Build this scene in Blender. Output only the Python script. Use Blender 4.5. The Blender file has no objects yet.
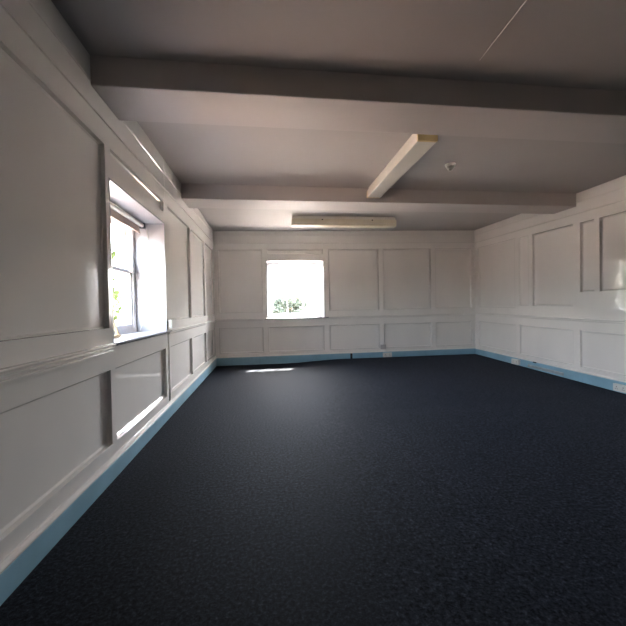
import bpy, math, random
from mathutils import Vector, Matrix
random.seed(7)
S = bpy.context.scene
COL = S.collection
W, D, H = 5.305, 6.79, 2.60          # room width, camera-to-back-wall, ceiling
Y0 = -4.2                            # unseen wall behind the camera, set back to dim the near end
def clamp(v, a=0.0, b=1.0): return max(a, min(b, v))
def smooth(t):
    t = clamp(t); return t*t*(3-2*t)

# ------------------------------------------------------------------ materials
def mat(name, col, rough=0.5, spec=0.5, metal=0.0, bump=None, vary=0.0, vscale=3.0, stretch=(1, 1, 1), coat=0.0, fine=None):
    m = bpy.data.materials.new(name); m.use_nodes = True
    nt = m.node_tree; b = nt.nodes['Principled BSDF']
    b.inputs['Base Color'].default_value = (*col, 1)
    b.inputs['Roughness'].default_value = rough
    b.inputs['Specular IOR Level'].default_value = spec
    b.inputs['Metallic'].default_value = metal
    b.inputs['Coat Weight'].default_value = coat
    tc = nt.nodes.new('ShaderNodeTexCoord')
    mp = nt.nodes.new('ShaderNodeMapping'); mp.inputs['Scale'].default_value = stretch
    nt.links.new(tc.outputs['Object'], mp.inputs['Vector'])
    if vary:
        n = nt.nodes.new('ShaderNodeTexNoise'); n.inputs['Scale'].default_value = vscale; n.inputs['Detail'].default_value = 4
        nt.links.new(mp.outputs['Vector'], n.inputs['Vector'])
        r = nt.nodes.new('ShaderNodeValToRGB')
        r.color_ramp.elements[0].position = .3; r.color_ramp.elements[1].position = .7
        r.color_ramp.elements[0].color = (*[c*(1-vary) for c in col], 1)
        r.color_ramp.elements[1].color = (*[min(1, c*(1+vary)) for c in col], 1)
        nt.links.new(n.outputs['Fac'], r.inputs['Fac']); nt.links.new(r.outputs['Color'], b.inputs['Base Color'])
    if bump:
        sc, st, dist = bump
        n2 = nt.nodes.new('ShaderNodeTexNoise'); n2.inputs['Scale'].default_value = sc; n2.inputs['Detail'].default_value = 3
        nt.links.new(mp.outputs['Vector'], n2.inputs['Vector'])
        bp = nt.nodes.new('ShaderNodeBump'); bp.inputs['Strength'].default_value = st; bp.inputs['Distance'].default_value = dist
        nt.links.new(n2.outputs['Fac'], bp.inputs['Height']); nt.links.new(bp.outputs['Normal'], b.inputs['Normal'])
        if fine:
            n3 = nt.nodes.new('ShaderNodeTexNoise'); n3.inputs['Scale'].default_value = fine[0]; n3.inputs['Detail'].default_value = 2
            nt.links.new(tc.outputs['Object'], n3.inputs['Vector'])
            b2 = nt.nodes.new('ShaderNodeBump'); b2.inputs['Strength'].default_value = fine[1]; b2.inputs['Distance'].default_value = fine[2]
            nt.links.new(n3.outputs['Fac'], b2.inputs['Height']); nt.links.new(b2.outputs['Normal'], bp.inputs['Normal'])
    return m

PAINT = mat('gloss_wall_paint', (.85, .82, .79), .055, .45, bump=(9, .14, .003), vary=.03, vscale=2.2, stretch=(1, 1, .45), fine=(70, .25, .0008))
TRIMP = mat('gloss_trim_paint', (.85, .82, .79), .22, .5, bump=(20, .2, .002))
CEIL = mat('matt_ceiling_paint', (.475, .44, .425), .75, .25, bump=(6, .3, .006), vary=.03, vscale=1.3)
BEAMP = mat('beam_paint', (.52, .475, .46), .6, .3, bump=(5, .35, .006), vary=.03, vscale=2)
BLUE = mat('blue_skirting_paint', (.26, .46, .58), .35, .4, bump=(14, .2, .002), vary=.10, vscale=3.5)
WINP = mat('white_window_paint', (.85, .85, .86), .3, .5, bump=(25, .15, .001))
REVEAL = mat('glare_dimmed_reveal_paint', (.28, .28, .295), .28, .5, bump=(7, .3, .003), vary=.02)  # white paint darkened to hold back the daylight on the reveals
PLASTIC = mat('white_plastic', (.74, .73, .69), .35, .5, vary=.02, vscale=20)
CREAM = mat('aged_cream_diffuser', (.66, .60, .47), .35, .5, vary=.05, vscale=9)
YELLOW = mat('yellowed_plastic_end', (.66, .52, .26), .45, .4, vary=.05, vscale=12)
TRAY = mat('enamelled_tray', (.70, .66, .60), .35, .5, vary=.03, vscale=9)
DARK = mat('black_plastic', (.012, .014, .02), .5, .4, vary=.1, vscale=20)
SLOT = mat('dark_slot', (.06, .06, .06), .6, .3, vary=.05, vscale=20)
WOOD = mat('pale_timber', (.50, .35, .19), .6, .3, bump=(60, .3, .001), vary=.15, vscale=18, stretch=(1, 1, .15))
FABRIC = mat('pinkish_blind_fabric', (.66, .55, .51), .9, .1, bump=(200, .3, .0005), vary=.03, vscale=30)
METAL = mat('worn_chrome', (.55, .53, .50), .3, .5, metal=.9, vary=.05, vscale=30)
BARK = mat('bark', (.12, .09, .06), .9, .2, bump=(20, .6, .02), vary=.3, vscale=6)
GROUND = mat('brick_paving', (.18, .13, .10), .95, .1, bump=(30, .5, .01), vary=.15, vscale=4)
SCUFF = mat('grey_scuffed_metal', (.33, .38, .41), .5, .4, vary=.15, vscale=14)

DIMWALL = mat('light_soaking_panelling', (.07, .045, .03), .4, .4, bump=(30, .3, .001), vary=.2, vscale=6)  # unseen rear wall, coloured dark to dim the near end of the room
BOUNCE_PAVING = mat('pale_bounce_paving', (.34, .30, .265), .9, .1, vary=.1, vscale=2)  # pale so the added paving bounces light indoors
STONE = mat('brick_masonry', (.34, .22, .17), .9, .1, vary=.2, vscale=5)
GREYP = mat('shade_greyed_plastic', (.50, .47, .46), .4, .4, vary=.04, vscale=20)  # plastic greyed in place of the shadows that outline the box
def leafmat(name, c1, c2):
    m = bpy.data.materials.new(name); m.use_nodes = True; nt = m.node_tree; b = nt.nodes['Principled BSDF']
    tc = nt.nodes.new('ShaderNodeTexCoord'); n = nt.nodes.new('ShaderNodeTexNoise'); n.inputs['Scale'].default_value = 2.5
    r = nt.nodes.new('ShaderNodeValToRGB'); r.color_ramp.elements[0].position = .35; r.color_ramp.elements[1].position = .65
    r.color_ramp.elements[0].color = (*c1, 1); r.color_ramp.elements[1].color = (*c2, 1)
    nt.links.new(tc.outputs['Object'], n.inputs['Vector']); nt.links.new(n.outputs['Fac'], r.inputs['Fac'])
    nt.links.new(r.outputs['Color'], b.inputs['Base Color']); b.inputs['Roughness'].default_value = .6
    b.inputs['Specular IOR Level'].default_value = .05
    return m
LEAF = leafmat('green_leaves', (.012, .022, .004), (.035, .05, .008))
LEAFD = leafmat('grey_green_leaves', (.035, .044, .036), (.075, .088, .065))

def carpet_mat():
    m = bpy.data.materials.new('navy_cord_carpet'); m.use_nodes = True; nt = m.node_tree; b = nt.nodes['Principled BSDF']
    tc = nt.nodes.new('ShaderNodeTexCoord')
    n = nt.nodes.new('ShaderNodeTexNoise'); n.inputs['Scale'].default_value = 60; n.inputs['Detail'].default_value = 7; n.inputs['Roughness'].default_value = .85
    nt.links.new(tc.outputs['Object'], n.inputs['Vector'])
    r = nt.nodes.new('ShaderNodeValToRGB'); e = r.color_ramp.elements
    e[0].position = .42; e[0].color = (.0008, .001, .0016, 1); e[1].position = .57; e[1].color = (.010, .012, .017, 1)
    x = r.color_ramp.elements.new(.66); x.color = (.05, .055, .068, 1)
    nt.links.new(n.outputs['Fac'], r.inputs['Fac'])
    big = nt.nodes.new('ShaderNodeTexNoise'); big.inputs['Scale'].default_value = 1.6; big.inputs['Detail'].default_value = 4
    nt.links.new(tc.outputs['Object'], big.inputs['Vector'])
    mr = nt.nodes.new('ShaderNodeMapRange'); mr.inputs[1].default_value = .3; mr.inputs[2].default_value = .7; mr.inputs[3].default_value = .85; mr.inputs[4].default_value = 1.15
    nt.links.new(big.outputs['Fac'], mr.inputs[0])
    mx = nt.nodes.new('ShaderNodeVectorMath'); mx.operation = 'SCALE'
    nt.links.new(r.outputs['Color'], mx.inputs[0]); nt.links.new(mr.outputs[0], mx.inputs['Scale'])
    nt.links.new(mx.outputs[0], b.inputs['Base Color'])
    b.inputs['Roughness'].default_value = .75; b.inputs['Specular IOR Level'].default_value = .06
    sw = nt.nodes.new('ShaderNodeMapRange'); sw.inputs[1].default_value = .40; sw.inputs[2].default_value = .62; sw.inputs[3].default_value = .0; sw.inputs[4].default_value = .115
    nt.links.new(n.outputs['Fac'], sw.inputs[0]); nt.links.new(sw.outputs[0], b.inputs['Sheen Weight']); b.inputs['Sheen Roughness'].default_value = .5
    b.inputs['Sheen Tint'].default_value = (.55, .62, .85, 1)
    bp = nt.nodes.new('ShaderNodeBump'); bp.inputs['Strength'].default_value = .7; bp.inputs['Distance'].default_value = .004
    nt.links.new(n.outputs['Fac'], bp.inputs['Height']); nt.links.new(bp.outputs['Normal'], b.inputs['Normal'])
    return m
CARPET = carpet_mat()

def glass_mat():
    m = bpy.data.materials.new('window_glass'); m.use_nodes = True; nt = m.node_tree
    nt.nodes.remove(nt.nodes['Principled BSDF']); out = nt.nodes['Material Output']
    t = nt.nodes.new('ShaderNodeBsdfTransparent'); t.inputs[0].default_value = (.95, .96, .96, 1)
    g = nt.nodes.new('ShaderNodeBsdfGlossy'); g.inputs['Roughness'].default_value = .01
    mx = nt.nodes.new('ShaderNodeMixShader'); mx.inputs[0].default_value = .05
    nt.links.new(t.outputs[0], mx.inputs[1]); nt.links.new(g.outputs[0], mx.inputs[2])
    nt.links.new(mx.outputs[0], out.inputs['Surface'])
    return m
GLASS = glass_mat()

# ------------------------------------------------------------------ mesh helpers
class MB:
    def __init__(s): s.v = []; s.f = []
    def quad(s, *p):
        i = len(s.v); s.v += [tuple(q) for q in p]; s.f.append(tuple(range(i, i+len(p))))
    def box(s, a, b):
        x0, x1 = sorted((a[0], b[0])); y0, y1 = sorted((a[1], b[1])); z0, z1 = sorted((a[2], b[2]))
        i = len(s.v)
        s.v += [(x0, y0, z0), (x1, y0, z0), (x1, y1, z0), (x0, y1, z0), (x0, y0, z1), (x1, y0, z1), (x1, y1, z1), (x0, y1, z1)]
        for f in ((0, 3, 2, 1), (4, 5, 6, 7), (0, 1, 5, 4), (1, 2, 6, 5), (2, 3, 7, 6), (3, 0, 4, 7)): s.f.append(tuple(i+k for k in f))
    def extrude(s, prof, path, frame):
        """prof: closed list (a,b); path: list of parameters; frame(t,a,b)->point"""
        n = len(prof); i0 = len(s.v)
        for t in path: s.v += [tuple(frame(t, a, b)) for a, b in prof]
        for k in range(len(path)-1):
            for j in range(n):
                a = i0+k*n+j; b = i0+k*n+(j+1) % n
                s.f.append((a, b, b+n, a+n))
        s.f.append(tuple(i0+j for j in range(n))[::-1]); s.f.append(tuple(i0+(len(path)-1)*n+j for j in range(n)))
    def lathe(s, prof, c, seg=24, axis=(0, 0, 1)):
        z = Vector(axis).normalized(); x = z.orthogonal().normalized(); y = z.cross(x); i0 = len(s.v); c = Vector(c)
        for r, h in prof:
            for k in range(seg):
                a = 2*math.pi*k/seg; s.v.append(tuple(c + x*(r*math.cos(a)) + y*(r*math.sin(a)) + z*h))
        for q in range(len(prof)-1):
            for k in range(seg):
                a = i0+q*seg+k; b = i0+q*seg+(k+1) % seg
                s.f.append((a, b, b+seg, a+seg))
        s.f.append(tuple(i0+k for k in range(seg))[::-1]); s.f.append(tuple(i0+(len(prof)-1)*seg+k for k in range(seg)))
    def tube(s, pts, rad, seg=10):
        pts = [Vector(p) for p in pts]; i0 = len(s.v); n = len(pts)
        for k, p in enumerate(pts):
            d = (pts[min(k+1, n-1)] - pts[max(k-1, 0)]).normalized()
            x = d.cross(Vector((.31, .17, .93))).normalized(); y = d.cross(x)
            r = rad[k] if isinstance(rad, (list, tuple)) else rad
            for j in range(seg):
                a = 2*math.pi*j/seg; s.v.append(tuple(p + x*(r*math.cos(a)) + y*(r*math.sin(a))))
        for k in range(n-1):
            for j in range(seg):
                a = i0+k*seg+j; b = i0+k*seg+(j+1) % seg; s.f.append((a, b, b+seg, a+seg))
        s.f.append(tuple(i0+j for j in range(seg))[::-1]); s.f.append(tuple(i0+(n-1)*seg+j for j in range(seg)))
    def build(s, name, m, parent=None, bevel=0.0, warp=None, smooth=False, recalc=True):
        import bmesh
        me = bpy.data.meshes.new(name)
        vs = [warp(v) for v in s.v] if warp else s.v
        off = Vector(parent.location) if parent else Vector((0, 0, 0))
        me.from_pydata([tuple(Vector(v)-off) for v in vs], [], s.f)
        bm = bmesh.new(); bm.from_mesh(me)
        bmesh.ops.remove_doubles(bm, verts=bm.verts, dist=1e-5)
        if recalc: bmesh.ops.recalc_face_normals(bm, faces=bm.faces)
        bm.to_mesh(me); bm.free(); me.validate()
        if smooth:
            for p in me.polygons: p.use_smooth = True
        me.materials.append(m)
        o = bpy.data.objects.new(name, me); COL.objects.link(o)
        if parent: o.parent = parent
        if bevel:
            b = o.modifiers.new('bevel', 'BEVEL'); b.width = bevel; b.segments = 2; b.limit_method = 'ANGLE'; b.angle_limit = math.radians(40)
        return o
def tag(o, label=None, cat=None, group=None, kind=None):
    if label: o['label'] = label
    if cat: o['category'] = cat
    if group: o['group'] = group
    if kind: o['kind'] = kind
    return o
def struct(o, label=None):
    o['kind'] = 'structure'
    if label: o['label'] = label
    return o
def empty(name, loc):
    o = bpy.data.objects.new(name, None); COL.objects.link(o); o.location = loc; o.empty_display_size = .1
    return o

# ------------------------------------------------------------------ settled (out of level) heights of the old room
def floor_z(x, y):
    h = .048 - .027*(6.75-clamp(y, 3.6, 6.9))
    return smooth((x-1.3)/1.2)*h*(1.0 if x < 3 else 1.0)
def ceil_z(x, y):
    return H + clamp((y-4.76)/2.03)*(-.043+.066*x/W)
def warpL(v):
    x, y, z = v; return (x, y, z + .035*clamp((y-3.0)/3.8)*clamp((z-.7)/1.6)*clamp((2.6-z)/.1))
def warpB(v):
    x, y, z = v; return (x, y, z + (.0085*x*clamp((z-.7)/1.6)+.0015*x)*clamp((2.6-z)/.1))
def warpR(v):
    x, y, z = v; return (x, y, z + .018*(clamp(y, 3.5, 6.9)-5.2)*clamp((2.6-z)/.1))

# ------------------------------------------------------------------ panelled walls
PROF = [(0, 0), (.001, .034), (.006, .034), (.008, .022), (.020, .030), (.022, .030)]
PROFL = [(0, 0), (.001, .033), (.005, .033), (.0065, .022), (.017, .030), (.019, .030)]
PROFB = [(0, 0), (.001, .045), (.008, .045), (.010, .018), (.023, .030), (.025, .030)]
def wall(name, P, s0, s1, z0, z1, panels, openings, m, warp, thick, prof=PROF):
    """P(s,z,d)->point, d = depth into the wall. panels: (s0,s1,z0,z1,depthfactor)"""
    mb = MB()
    rects = [p[:4] for p in panels] + [o[:4] for o in openings]
    ss = sorted({s0, s1, *[r[0] for r in rects], *[r[1] for r in rects]})
    # subdivide long cells so the warps stay smooth
    zz = sorted({z0, z1, .7, 2.3, 2.5, *[r[2] for r in rects], *[r[3] for r in rects]})
    inside = lambda s, z: any(r[0] < s < r[1] and r[2] < z < r[3] for r in rects)
    for a, b in zip(ss, ss[1:]):
        for c, d in zip(zz, zz[1:]):
            if d > z1 or c < z0: continue
            if not inside((a+b)/2, (c+d)/2):
                mb.quad(P(a, c, 0), P(b, c, 0), P(b, d, 0), P(a, d, 0))
    for (a, b, c, d, k) in panels:
        prev = None
        for ins, dep in prof:
            ins = min(ins, (b-a)*.3)
            ring = [P(a+ins, c+ins, dep*k), P(b-ins, c+ins, dep*k), P(b-ins, d-ins, dep*k), P(a+ins, d-ins, dep*k)]
            if prev:
                for j in range(4): mb.quad(prev[j], prev[(j+1) % 4], ring[(j+1) % 4], ring[j])
            prev = ring
        mb.quad(*prev)
    # outer skin and rim give the wall its real thickness
    oss = sorted({s0, s1, *[o[i] for o in openings for i in (0, 1)]}); ozz = sorted({z0, z1, *[o[i] for o in openings for i in (2, 3)]})
    for a, b in zip(oss, oss[1:]):
        for c, d in zip(ozz, ozz[1:]):
            if not any(o[0] < (a+b)/2 < o[1] and o[2] < (c+d)/2 < o[3] for o in openings):
                mb.quad(P(a, c, thick), P(a, d, thick), P(b, d, thick), P(b, c, thick))
    for (a, b, c, d) in ((s0, s0, z0, z1), (s1, s1, z0, z1)): mb.quad(P(a, c, 0), P(a, d, 0), P(a, d, thick), P(a, c, thick))
    for z in (z0, z1): mb.quad(P(s0, z, 0), P(s1, z, 0), P(s1, z, thick), P(s0, z, thick))
    o = mb.build(name, m, warp=warp, recalc=False)
    return struct(o)
TH = .50
def PL(s, z, d): return (-d, s, z)
def PB(s, z, d): return (s, D+d, z)
def PR(s, z, d): return (W+d, s, z)
def PF(s, z, d): return (s, Y0-d, z)
ZB, ZT = -.12, 2.72

LW = (2.455, 3.655, .86, 1.95)       # left window opening (y0,y1,z0,z1)
BW = (.995, 2.105, .875, 2.003)      # back window opening (x0,x1,z0,z1)
lp, up = (.222, .704), (.975, 2.158)
pl = []
for a, b in ((-4.0, -2.54), (-2.45, -1.45), (-1.36, -.36), (-.27, 1.02), (1.11, 2.395)): pl += [(a, b, *lp, 1.0), (a, b, *up, 1.0)]
pl += [(2.465, 3.61, *lp, 1.0), (2.475, 3.645, 2.06, 2.165, .8)]
pl += [(3.672, 3.735, .125, .85, 1.1)]
for a, b in ((3.79, 4.80), (4.89, 5.84), (5.93, 6.70)): pl += [(a, b, *lp, 1.0), (a, b, *up, 1.0)]
wl = wall('wall_left', PL, Y0-TH, D+TH, ZB, ZT, pl, [LW], PAINT, warpL, .35, PROFL)
wl['label'] = 'glossy off-white panelled wall on the left with a deep sash window'
pb = []
for a, b in ((.08, .915), (2.21, 3.23), (3.325, 4.335), (4.43, 5.235)): pb += [(a, b, .228, .722, 1.0), (a, b, 1.0, 2.207, 1.0)]
pb += [(1.003, 2.10, .228, .718, 1.0), (1.003, 2.10, 2.105, 2.207, .8)]
wb = wall('wall_back', PB, 0, W, ZB, ZT, pb, [BW], PAINT, warpB, TH, PROFB)
wb['label'] = 'off-white panelled far wall with a small bright window'
pr = []
for a, b in ((5.60, 6.66), (4.43, 5.49), (3.10, 4.32), (1.95, 3.0), (.8, 1.85), (-.4, .7), (-1.5, -.5)): pr += [(a, b, .205, .712, .55)]
pr += [(5.60, 6.66, 1.0, 2.215, .35), (5.275, 5.49, 1.045, 2.205, .25), (4.43, 5.19, 1.045, 2.205, 1.0),
       (4.105, 4.315, 1.245, 2.20, 1.0), (3.1, 4.03, 1.245, 2.20, 1.0), (1.95, 3.0, 1.0, 2.2, .7), (.8, 1.85, 1.0, 2.2, .7), (-.4, .7, 1.0, 2.2, .7), (-1.5, -.5, 1.0, 2.2, .7)]
wr = wall('wall_right', PR, Y0-TH, D+TH, ZB, ZT, pr, [], PAINT, warpR, .3, PROFB)
wr['label'] = 'off-white panelled wall on the right with glossy patches of reflected daylight'
wf = wall('wall_front', PF, 0, W, ZB, ZT, [(a, a+1.1, b, c, .8) for a in (.2, 1.4, 2.6, 3.8) for b, c in ((.22, .71), (1.0, 2.2))], [], DIMWALL, None, .3)

# ---- floor and ceiling (solid slabs)
def slab(name, fz, z_other, m, n=(24, 36)):
    mb = MB(); xs = [-.35+(W+.6)*i/n[0] for i in range(n[0]+1)]; ys = [Y0-.3+(D+.65-Y0)*j/n[1] for j in range(n[1]+1)]
    for i in range(n[0]):
        for j in range(n[1]):
            q = [(xs[i], ys[j]), (xs[i+1], ys[j]), (xs[i+1], ys[j+1]), (xs[i], ys[j+1])]
            mb.quad(*[(x, y, fz(x, y)) for x, y in q])
    x0, x1, y0, y1 = xs[0], xs[-1], ys[0], ys[-1]
    mb.quad((x0, y0, z_other), (x1, y0, z_other), (x1, y1, z_other), (x0, y1, z_other))
    o = mb.build(name, m, recalc=False)
    for p in o.data.polygons: p.use_smooth = False
    return struct(o)
fo = slab('floor', floor_z, -.20, CARPET); fo['label'] = 'dark navy cord carpet covering the floor'
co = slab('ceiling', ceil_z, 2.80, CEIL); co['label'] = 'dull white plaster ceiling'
# hairline ridge in the plaster of the nearest bay
mb = MB(); 
def ridge(a, b, w=.0016):
    a = Vector(a); b = Vector(b); d = (b-a).normalized(); s = Vector((-d.y, d.x, 0))*w
    for t0, t1 in ((a, b),):
        p = [t0-s, t1-s, t1+s, t0+s]
        mb.quad(*[(q.x, q.y, H+.002) for q in p]); m_ = [(t0.x, t0.y, H-.004), (t1.x, t1.y, H-.004)]
        mb.quad(p[0], p[1], m_[1], m_[0]); mb.quad(p[3], p[2], m_[1], m_[0])
ridge((2.354, 2.033, H), (2.325, 1.45, H))
RIDGE = mb

# ---- ceiling beams
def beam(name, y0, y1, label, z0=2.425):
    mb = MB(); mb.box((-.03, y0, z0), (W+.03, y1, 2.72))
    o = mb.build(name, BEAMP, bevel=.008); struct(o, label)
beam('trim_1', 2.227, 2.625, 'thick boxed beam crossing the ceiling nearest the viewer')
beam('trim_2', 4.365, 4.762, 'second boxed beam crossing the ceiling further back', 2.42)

# ---- mouldings: profile (out from wall, z), extruded along the wall
def mould(name, kind, t0, t1, z, prof, m, warp=None, n=8, label=None):
    mb = MB(); sign = 1
    fr = {'L': lambda t, a, b: (a, t, z+b), 'B': lambda t, a, b: (t, D-a, z+b), 'R': lambda t, a, b: (W-a, t, z+b), 'F': lambda t, a, b: (t, Y0+a, z+b)}[kind]
    mb.extrude(prof, [t0+(t1-t0)*k/n for k in range(n+1)], fr)
    return struct(mb.build(name, m, warp=warp), label)
DADO = [(-.01, 0), (.030, 0), (.036, -.006), (.034, -.012), (.016, -.014), (.014, -.022), (.028, -.025), (.027, -.033), (.008, -.036), (.007, -.044), (.020, -.047), (.020, -.060), (-.01, -.062)]
DADOS = [(-.01, 0), (.028, 0), (.033, -.006), (.030, -.013), (.012, -.016), (.012, -.030), (.006, -.042), (-.01, -.045)]
mould('trim_3', 'L', Y0, 2.405, .873, DADO, TRIMP, warpL, label='reeded dado rail on the left wall before the window')
mould('trim_4', 'L', 3.735, D, .875, DADOS, TRIMP, warpL, label='dado rail on the left wall beyond the window')
mould('trim_5', 'B', 0, .90, .888, DADOS, TRIMP, warpB, label='short dado rail left of the far window')
mould('trim_6', 'B', 2.19, W, .888, DADOS, TRIMP, warpB, label='dado rail right of the far window')
mould('trim_7', 'R', Y0, D, .880, DADOS, TRIMP, warpR, label='dado rail along the right wall')
# crown boards: a board standing 1 cm proud from the frieze line up
FRZ = [(-.01, -.115), (.0005, -.115), (.012, -.015), (.012, -.011), (.0008, -.0105), (.0008, -.0005), (.014, 0), (.015, .004), (.009, .012), (.006, .150), (.011, .154), (.012, .160), (.008, .164), (.006, .34), (-.01, .34)]
mould('trim_8', 'L', Y0, 3.668, 2.295, FRZ, PAINT, warpL, label='frieze board along the top of the left wall')
mould('trim_9', 'L', 3.674, D, 2.298, FRZ, PAINT, warpL, label='frieze board on the left wall beyond the joint')
mould('trim_10', 'B', 0, W, 2.318, FRZ, PAINT, warpB, label='frieze board along the top of the far wall')
mould('trim_11', 'R', Y0, D, 2.330, FRZ, PAINT, warpR, label='frieze board along the top of the right wall')
# skirtings (blue) with the pale bead above them
SK = [(-.01, -.20), (.016, -.20), (.016, -.008), (.010, 0), (-.01, 0)]
BEAD = [(-.01, 0), (.020, 0), (.022, .008), (.016, .018), (.006, .024), (-.01, .026)]
mould('baseboard_left', 'L', Y0, D, .118, SK, BLUE, lambda v: (v[0], v[1], v[2]+.030*clamp((v[1]-5.0)/1.8)), label='pale blue skirting board of the left wall')
mould('trim_12', 'L', Y0, D, .118, BEAD, TRIMP, lambda v: (v[0], v[1], v[2]+.030*clamp((v[1]-5.0)/1.8)))
for nm, a, b in (('baseboard_back', 0, 2.615), ('trim_13', 2.662, W)):
    mould(nm, 'B', a, b, .148, SK, BLUE, lambda v: (v[0], v[1], v[2]+.003*v[0]), label='pale blue skirting board of the far wall, %s of its gap' % ('left' if a == 0 else 'right'))
mould('trim_14', 'B', 0, W, .148, BEAD, TRIMP, lambda v: (v[0], v[1], v[2]+.003*v[0]))
mould('baseboard_right', 'R', Y0, D, .128, SK, BLUE, warpR, label='pale blue skirting board of the right wall')
mould('trim_15', 'R', Y0, D, .128, BEAD, TRIMP, warpR)
mould('baseboard_front', 'F', 0, W, .128, SK, BLUE)
# narrow ridge of old filler
struct(RIDGE.build('trim_16', TRIMP), 'thin pale line running across the ceiling of the nearest bay')

# ---- window reveals
def lining(name, P, o, depth, label):
    a, b, c, d = o; t = .012; mb = MB()
    def bx(s0, s1, z0, z1):
        p = P(s0, z0, -.001); q = P(s1, z1, depth); mb.box(p, q)
    bx(a-t, a+.001, c-t, d+t); bx(b-.001, b+t, c-t, d+t); bx(a, b, d-.001, d+t)
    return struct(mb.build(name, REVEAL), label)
lining('trim_17', PL, LW, .348, 'glare-dimmed white lining of the left window recess')
lining('trim_18', PB, BW, .47, 'glare-dimmed white lining of the far window recess')

# ---- windows
def sash(mb, P, s0, s1, z0, z1, d, t, stile, top, bot):
    for (a, b, c, e) in ((s0, s0+stile, z0, z1), (s1-stile, s1, z0, z1), (s0+stile, s1-stile, z1-top, z1), (s0+stile, s1-stile, z0, z0+bot)):
        mb.box(P(a, c, d), P(b, e, d+t))
def window(name, P, o, depth, bars, label, mid, silln, face):
    a, b, c, d = o
    r = empty(name, P((a+b)/2, c, depth)); struct(r, label)
    fw = .045
    mb = MB()   # box frame, outer head, bottom sill and parting beads
    for (p, q, e, f) in ((a, a+fw, c, d), (b-fw, b, c, d), (a+fw, b-fw, d-fw, d), (a+fw, b-fw, c, c+.035)): mb.box(P(p, e, depth), P(q, f, depth+.10))
    for (p, q) in ((a+fw, a+fw+.012), (b-fw-.012, b-fw)): mb.box(P(p, c+.035, depth+.0), P(q, d-fw, depth+.012))
    mb.build('window_frame', WINP, r, bevel=.003)
    ls = MB(); sash(ls, P, a+fw+.002, b-fw-.002, c+.036, mid+.02, depth+.014, .036, .042, .035, .06)
    us = MB(); sash(us, P, a+fw+.002, b-fw-.002, mid-.015, d-fw-.001, depth+.056, .036, .042, .042, .035)
    lo = ls.build('lower_sash', WINP, r, bevel=.003); uo = us.build('upper_sash', WINP, r, bevel=.003)
    for k, (o_, z0, z1, dd) in enumerate(((lo, c+.096, mid-.015, depth+.014), (uo, mid+.02, d-fw-.043, depth+.056))):
        g = MB(); g.box(P(a+fw+.044, z0, dd+.016), P(b-fw-.044, z1, dd+.019)); go = g.build('pane', GLASS); go.parent = o_; 
        go.matrix_parent_inverse = Matrix.Translation(-Vector(r.location))
        if bars:
            g = MB()
            for x in bars: g.box(P(x-.008, z0, dd+.004), P(x+.008, z1, dd+.034))
            bo = g.build('glazing_bars', WINP); bo.parent = o_; bo.matrix_parent_inverse = Matrix.Translation(-Vector(r.location))
    mb = MB()   # inner sill board with a rounded nosing
    s0, s1, proj, th = silln
    zt = c+.014
    mb.extrude([(-depth-.002, zt), (proj-.016, zt), (proj-.005, zt-.004), (proj, zt-.010), (proj-.003, zt-th+.003), (proj-.008, zt-th), (-.004, zt-th), (-.004, c-.02), (-depth-.002, c-.02)],
               [0, 1], lambda t, u, v: P((a+.002 if t == 0 else b-.002), v, -u))
    mb.extrude([(.0005, zt), (proj-.016, zt), (proj-.005, zt-.004), (proj, zt-.010), (proj-.003, zt-th+.003), (proj-.008, zt-th), (.0005, zt-th)],
               [0, 1], lambda t, u, v: P((s0 if t == 0 else s1), v, -u))
    mb.build('window_sill', REVEAL, r)
    return r, lo, uo
w1, lo1, uo1 = window('window_1', PB, BW, .385, (1.405, 1.735), 'small sash window in the far wall, blown out by daylight', 1.437, (.945, 2.19, .024, .024), 'B')
w2, lo2, uo2 = window('window_2', PL, LW, .285, (), 'sash window set in the deep recess of the left wall', 1.455, (2.452, 3.72, .030, .020), 'L')
# sash fastener block where the lower sash of the left window ends
mb = MB(); mb.box((-.305, 3.545, 1.455), (-.27, 3.60, 1.53)); o = mb.build('sash_stop', WINP, w2, bevel=.004)

# ---- roller blind rolled up at the head of the left window
rb = empty('roller_blind', (-.20, 3.05, 1.93)); tag(rb, 'cream roller blind rolled up at the top of the left window recess', 'blind')
mb = MB(); mb.lathe([(.021, 0), (.021, 1.135)], (-.20, 2.482, 1.922), 20, (0, 1, 0)); mb.build('roller_tube', TRAY, rb, smooth=False)
mb = MB(); mb.box((-.222, 2.492, 1.858), (-.2185, 3.607, 1.925)); mb.build('blind_fabric', FABRIC, rb)
mb = MB(); mb.box((-.228, 2.490, 1.842), (-.212, 3.609, 1.860)); mb.build('hem_bar', FABRIC, rb, bevel=.003)
for y in (2.457, 3.618):
    mb = MB(); mb.box((-.226, y, 1.895), (-.175, y+.026, 1.948)); o = mb.build('bracket', SLOT if y > 3 else PLASTIC, rb, bevel=.003)
    if y > 3: o['label'] = 'dark end bracket'
# cord hanging down the far jamb
mb = MB(); pts = []
for k in range(25):
    t = k/24; pts.append((-.165 + .05*math.sin(t*2.2) - .13*t**3, 3.651-.004*math.sin(t*3), 1.90-1.015*t))
mb.tube(pts, .0018, 6)
tag(mb.build('blind_cord', PLASTIC), 'thin pale cord hanging down the white jamb of the left window', 'cord')

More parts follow.
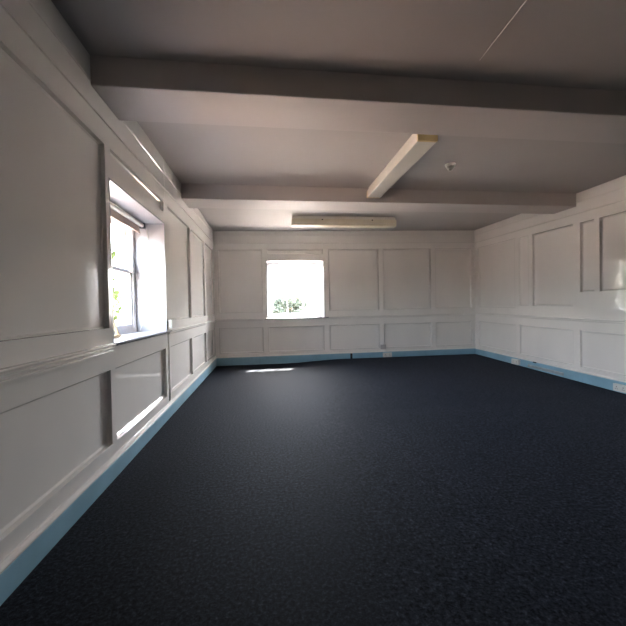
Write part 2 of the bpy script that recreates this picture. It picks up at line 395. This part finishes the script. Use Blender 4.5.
# ---- pale timber offcut leaning in the left window
tb = empty('timber_prop', (-.19, 2.93, .875)); tag(tb, 'pale timber prop leaning on the sill of the left window', 'wood')
def bar(a, b, w, t):
    mb = MB(); a = Vector(a); b = Vector(b); d = (b-a).normalized(); s = d.cross(Vector((1, 0, 0))).normalized()*w/2; n = d.cross(s).normalized()*t/2
    i = len(mb.v)
    for p in (a, b):
        k = 1.0 if p is a else .6
        mb.v += [tuple(p-s*k-n), tuple(p+s*k-n), tuple(p+s*k+n), tuple(p-s*k+n)]
    mb.f += [(0, 3, 2, 1), (4, 5, 6, 7), (0, 1, 5, 4), (1, 2, 6, 5), (2, 3, 7, 6), (3, 0, 4, 7)]
    return mb
bar((-.165, 2.938, .880), (-.245, 2.90, 1.17), .020, .020).build('upright', WOOD, tb, bevel=.002)
bar((-.165, 2.74, .880), (-.245, 2.87, 1.17), .020, .020).build('strut', WOOD, tb, bevel=.002)
mb = MB(); mb.box((-.178, 2.74, .8755), (-.15, 2.945, .897)); mb.build('foot', WOOD, tb, bevel=.002)

# ---- small boxes
mb = MB(); mb.box((.0, 3.685, .895), (.038, 3.735, .985)); 
bx = mb.build('junction_box', PLASTIC, bevel=.005); tag(bx, 'small white box on the left wall at the far end of the window sill', 'box')

def socket(P, s, z, n_gang, label, warp=0, group=None, w=None):
    """P with d negative = into the room; s,z centre"""
    w = w or (.146 if n_gang == 2 else .086); h = .086
    r = empty('double_socket' if n_gang == 2 else 'wall_box', P(s, z-h/2, -.0)); tag(r, label, 'socket' if n_gang == 2 else 'box', group)
    base = .016 if n_gang == 2 else .0
    mb = MB(); mb.box(P(s-w/2, z-h/2, -base), P(s+w/2, z+h/2, -base-.032)); mb.build('back_box', PLASTIC if n_gang == 2 else GREYP, r, bevel=.004)
    mb = MB(); mb.box(P(s-w/2-.002, z-h/2-.002, -base-.0322), P(s+w/2+.002, z+h/2+.002, -base-.040)); fp = mb.build('face_plate', PLASTIC if n_gang == 2 else GREYP, r, bevel=.003)
    if n_gang == 2:
        for k in (-1, 1):
            c = s+k*w*.25
            mb = MB()
            mb.box(P(c-.004, z+.004, -base-.0395), P(c+.004, z+.016, -base-.0412))
            for q in (-.011, .011): mb.box(P(c+q-.0045, z-.018, -base-.0395), P(c+q+.0045, z-.012, -base-.0412))
            o = mb.build('pin_holes', SLOT, r); o['label'] = 'dark pin holes'
            mb = MB(); mb.box(P(c-k*.018-.005, z+.018, -base-.0395), P(c-k*.018+.005, z+.034, -base-.044)); mb.build('switch', PLASTIC, r, bevel=.001)
    else:
        for q in (-.03, .03):
            mb = MB(); c = P(s+q, z, -base-.0395); mb.lathe([(.004, 0), (.004, .002)], c, 10, Vector(P(0, 0, -1))-Vector(P(0, 0, 0))); o = mb.build('screw', METAL, r); o['label'] = 'metal screw head'
    return r
socket(PB, 3.372, .1, 2, 'white double socket on the blue skirting of the far wall', w=.175, group='double sockets on the skirting')
socket(PB, 3.292, .262, 1, 'small square white box on the far wall just above the double socket', w=.10)
socket(PR, 5.55, .072, 2, 'white double socket on the right wall skirting nearest the far corner', w=.17, group='double sockets on the skirting')
socket(PR, 3.725, .030, 2, 'white double socket on the right wall skirting at the photo edge', w=.165, group='double sockets on the skirting')
# short conduit that feeds the square box
mb = MB(); mb.tube([(3.35, D-.008, .30), (3.357, D-.010, .26), (3.357, D-.010, .20), (3.38, D-.026, .15)], .006, 8)
tag(mb.build('feed_cable', PLASTIC, smooth=True), 'short white cable between the square box and the far wall socket', 'cable')
# black cable outlet filling the skirting gap
co_ = empty('cable_outlet', (2.638, D, .05)); tag(co_, 'black cable outlet in the gap of the far wall skirting', 'outlet')
mb = MB(); mb.box((2.617, D-.013, .035), (2.660, D, .150)); mb.build('outlet_body', DARK, co_, bevel=.002)
mb = MB(); mb.lathe([(.009, 0), (.009, .012), (.006, .016)], (2.638, D-.0125, .10), 12, (0, -1, 0)); mb.build('grommet', DARK, co_)
# grey cover strip low on the right skirting, with a black clip
gs = empty('cover_strip', (W-.016, 4.86, .03)); tag(gs, 'long grey scuffed cover strip low on the right wall skirting', 'strip')
mb = MB(); mb.extrude([(.0, .018), (.012, .026), (.012, .058), (.0, .068)], [4.58, 5.28], lambda t, a, b: (W-.016-a, t, b+.018*(t-5.2)+.004)); mb.build('strip_body', SCUFF, gs)
mb = MB(); mb.box((W-.034, 5.10, .118), (W-.018, 5.16, .134)); tag(mb.build('cable_clip', DARK, bevel=.003), 'tiny black clip on top of the right wall skirting', 'clip')

# ---- fluorescent fitting between the beams
def batten(name, x0, x1, y0, y1, zt, zb, label, along, endmat):
    r = empty(name.split('.')[0], ((x0+x1)/2, (y0+y1)/2, zt)); tag(r, label, 'ceiling light')
    t = .024
    if along == 'y':
        P = lambda l, c, z: (c, l, z); l0, l1, c0, c1 = y0, y1, x0, x1
    else:
        P = lambda l, c, z: (l, c, z); l0, l1, c0, c1 = x0, x1, y0, y1
    h = zt-zb
    mb = MB(); mb.box(P(l0+.01, c0+.02, zt), P(l1-.01, c1-.02, zt-h*.30)); mb.build('tray', TRAY, r, bevel=.003)
    e1, e2, e3 = (.018, .012, .03) if along == 'x' else (.006, .003, .006)
    prof = [(c0+.004, zt-h*.30), (c0, zt-h*.42), (c0, zb+e1), (c0+e2, zb+e1*.25), (c0+e3, zb), (c1-e3, zb), (c1-e2, zb+e1*.25), (c1, zb+e1), (c1, zt-h*.42), (c1-.004, zt-h*.30)]
    mb = MB(); mb.extrude(prof, [l0+t, l1-t], lambda q, c, z: P(q, c, z)); mb.build('diffuser', CREAM if along == 'x' else TRAY, r)
    for a, b in ((l0, l0+t-.0005), (l1-t+.0005, l1)):
        mb = MB(); mb.extrude([(c+(.0015 if c > (c0+c1)/2 else -.0015), z-.001) for c, z in prof], [a, b], lambda q, c, z: P(q, c, z)); o = mb.build('end_cap', endmat, r, bevel=.002)
        if endmat is YELLOW: o['label'] = 'yellowed end cap'
    return r
batten('fluorescent_light', 2.295, 2.468, 2.80, 4.345, 2.60, 2.468, 'long boxed ceiling light fixed between the two beams, with yellowed end cap', 'y', YELLOW)
lb = batten('fluorescent_light.001', 1.43, 3.20, 5.70, 5.87, 2.592, 2.432, 'cream strip light along the ceiling in front of the far wall', 'x', CREAM)
for x in (1.93, 2.78):
    mb = MB(); mb.box((x-.012, 5.694, 2.522), (x+.012, 5.703, 2.540)); o = mb.build('clip', SLOT, lb, bevel=.002); o['label'] = 'dark clip'
mb = MB(); mb.box((1.44, 5.694, 2.474), (3.19, 5.6995, 2.479)); mb.build('diffuser_rib', TRAY, lb)

# ---- smoke detector
sd = empty('smoke_detector', (3.00, 3.56, H)); tag(sd, 'small round smoke detector on the ceiling right of the boxed light', 'smoke detector')
mb = MB(); mb.lathe([(.056, 0), (.056, -.014), (.048, -.020)], (3.00, 3.56, H), 28); mb.build('base', PLASTIC, sd, smooth=False)
mb = MB(); mb.lathe([(.042, -.019), (.042, -.034), (.034, -.046), (.014, -.050)], (3.00, 3.56, H), 28); mb.build('housing', METAL, sd)
mb = MB(); mb.lathe([(.024, -.048), (.024, -.060), (.016, -.070), (.004, -.072)], (3.00, 3.56, H), 20); mb.build('sensor_cap', METAL, sd)

# ------------------------------------------------------------------ outside
mb = MB(); mb.box((-60, -40, -1.0), (60, 90, -.9))
struct(mb.build('ground', GROUND), 'pale ground outside the windows')
mb = MB(); mb.box((-6, D+TH+.02, -.901), (14, 22, -.86))  # unseen pale surface added to bounce light up through the far window
struct(mb.build('path', BOUNCE_PAVING), 'unseen pale paving added beyond the far window to bounce light indoors')
mb = MB(); mb.box((-.34, Y0-.2, 2.81), (W+.29, D+TH-.01, 6.6)); mb.box((-.34, Y0-.2, -.9), (W+.29, D+TH-.01, -.21))  # unseen house mass added so its shadow darkens the ground by the left window
struct(mb.build('shading_storey', STONE), 'unseen storey and footing added around the room to shade the ground')
def tree(name, base, h, crown, n, leaf, lm, label, seed):
    rnd = random.Random(seed); r = empty(name, base); tag(r, label, 'tree')
    b = Vector(base); mb = MB(); top = b+Vector((0, 0, h*.8))
    mb.tube([b, b+Vector((.03*h, 0, h*.3)), b+Vector((-.01*h, .02*h, h*.55)), top], [.06*h*.5, .045*h*.5, .03*h*.5, .01*h], 9)
    cl = []
    for k in range(26):
        u = rnd.random()*6.283; v = rnd.uniform(-1, 1); q = rnd.random()**.4
        c = b+Vector((crown[0]*q*math.cos(u)*math.sqrt(1-v*v), crown[1]*q*math.sin(u)*math.sqrt(1-v*v), crown[3]+crown[2]*q*v)); cl.append(c)
        s = b+Vector((0, 0, h*rnd.uniform(.3, .7))); mb.tube([s, (s+c)/2+Vector((0, 0, .03*h)), c], [.012*h, .007*h, .002*h], 5)
    mb.build('trunk', BARK, r)
    lf = MB()
    for c in cl:
        for k in range(n//26):
            d = Vector((rnd.gauss(0, 1), rnd.gauss(0, 1), rnd.gauss(0, 1))); d = d.normalized()*rnd.random()**.45
            p = c+Vector((d.x*crown[0], d.y*crown[1], d.z*crown[2]))*.38
            a = Vector((rnd.gauss(0, 1), rnd.gauss(0, 1), rnd.gauss(0, 1))).normalized(); e = a.orthogonal().normalized(); L = leaf*rnd.uniform(.6, 1.3)
            lf.quad(p-a*L, p+e*L*.45, p+a*L, p-e*L*.45)
    lf.build('foliage', lm, r, recalc=False)
    return r
tree('garden_tree', (2.65, 27.0, -.9), 2.9, (1.75, 1.4, 1.35, 1.5), 9000, .12, LEAFD, 'grey-green bush seen low through the far window', 3)
tree('leafy_tree', (-5.65, 12.2, -.9), 5.0, (1.5, 1.5, 2.3, 2.9), 11000, .12, LEAF, 'yellow-green leafy tree outside the left window', 5)

# ------------------------------------------------------------------ light
wd = bpy.data.worlds.new('sky'); S.world = wd; wd.use_nodes = True; nt = wd.node_tree
bg = nt.nodes['Background']; sk = nt.nodes.new('ShaderNodeTexSky'); sk.sky_type = 'NISHITA'; sk.sun_disc = False
sk.sun_elevation = math.radians(55); sk.sun_rotation = math.radians(30); sk.altitude = 50; sk.air_density = 1.0; sk.dust_density = 4.0; sk.ozone_density = 1.0
hs = nt.nodes.new('ShaderNodeHueSaturation'); hs.inputs['Saturation'].default_value = .45
nt.links.new(sk.outputs[0], hs.inputs['Color']); nt.links.new(hs.outputs[0], bg.inputs[0]); bg.inputs[1].default_value = 1.5
sun = bpy.data.lights.new('sun', 'SUN'); sun.energy = 24; sun.angle = math.radians(.55); sun.color = (1, .95, .87)
so = bpy.data.objects.new('sun', sun); COL.objects.link(so)
so.rotation_euler = Vector((-.52, -1.0, -1.53)).to_track_quat('-Z', 'Y').to_euler(); so.location = (6, 12, 12)
def portal(name, loc, direction, w, h):
    l = bpy.data.lights.new(name, 'AREA'); l.shape = 'RECTANGLE'; l.size = w; l.size_y = h; l.cycles.is_portal = True
    o = bpy.data.objects.new(name, l); COL.objects.link(o); o.location = loc
    o.rotation_euler = Vector(direction).to_track_quat('-Z', 'Z').to_euler()
portal('far_window_portal', ((BW[0]+BW[1])/2, D+.52, (BW[2]+BW[3])/2), (0, -1, 0), 1.2, 1.2)
portal('left_window_portal', (-.42, (LW[0]+LW[1])/2, (LW[2]+LW[3])/2), (1, 0, 0), 1.3, 1.2)

# ------------------------------------------------------------------ camera
cam = bpy.data.cameras.new('camera'); cam.sensor_width = 36; cam.lens = 347.73/626*36; cam.clip_start = .02; cam.clip_end = 500
c = bpy.data.objects.new('camera', cam); COL.objects.link(c)
r = Vector((.9919398, -.12537148, -.01836906)); u = Vector((.02031313, .01424559, .99969217)); w = Vector((.12507121, .99200759, -.01667745))
M = Matrix((( r.x, u.x, -w.x, 1.0265), (r.y, u.y, -w.y, 0), (r.z, u.z, -w.z, 1.086), (0, 0, 0, 1)))
c.matrix_world = M
S.camera = c
S.view_settings.view_transform = 'Standard'; S.view_settings.look = 'None'; S.view_settings.gamma = 1; S.view_settings.use_curve_mapping = False
S.view_settings.exposure = 3.1
S.cycles.max_bounces = 16; S.cycles.diffuse_bounces = 10; S.cycles.transparent_max_bounces = 16; S.cycles.sample_clamp_indirect = 10
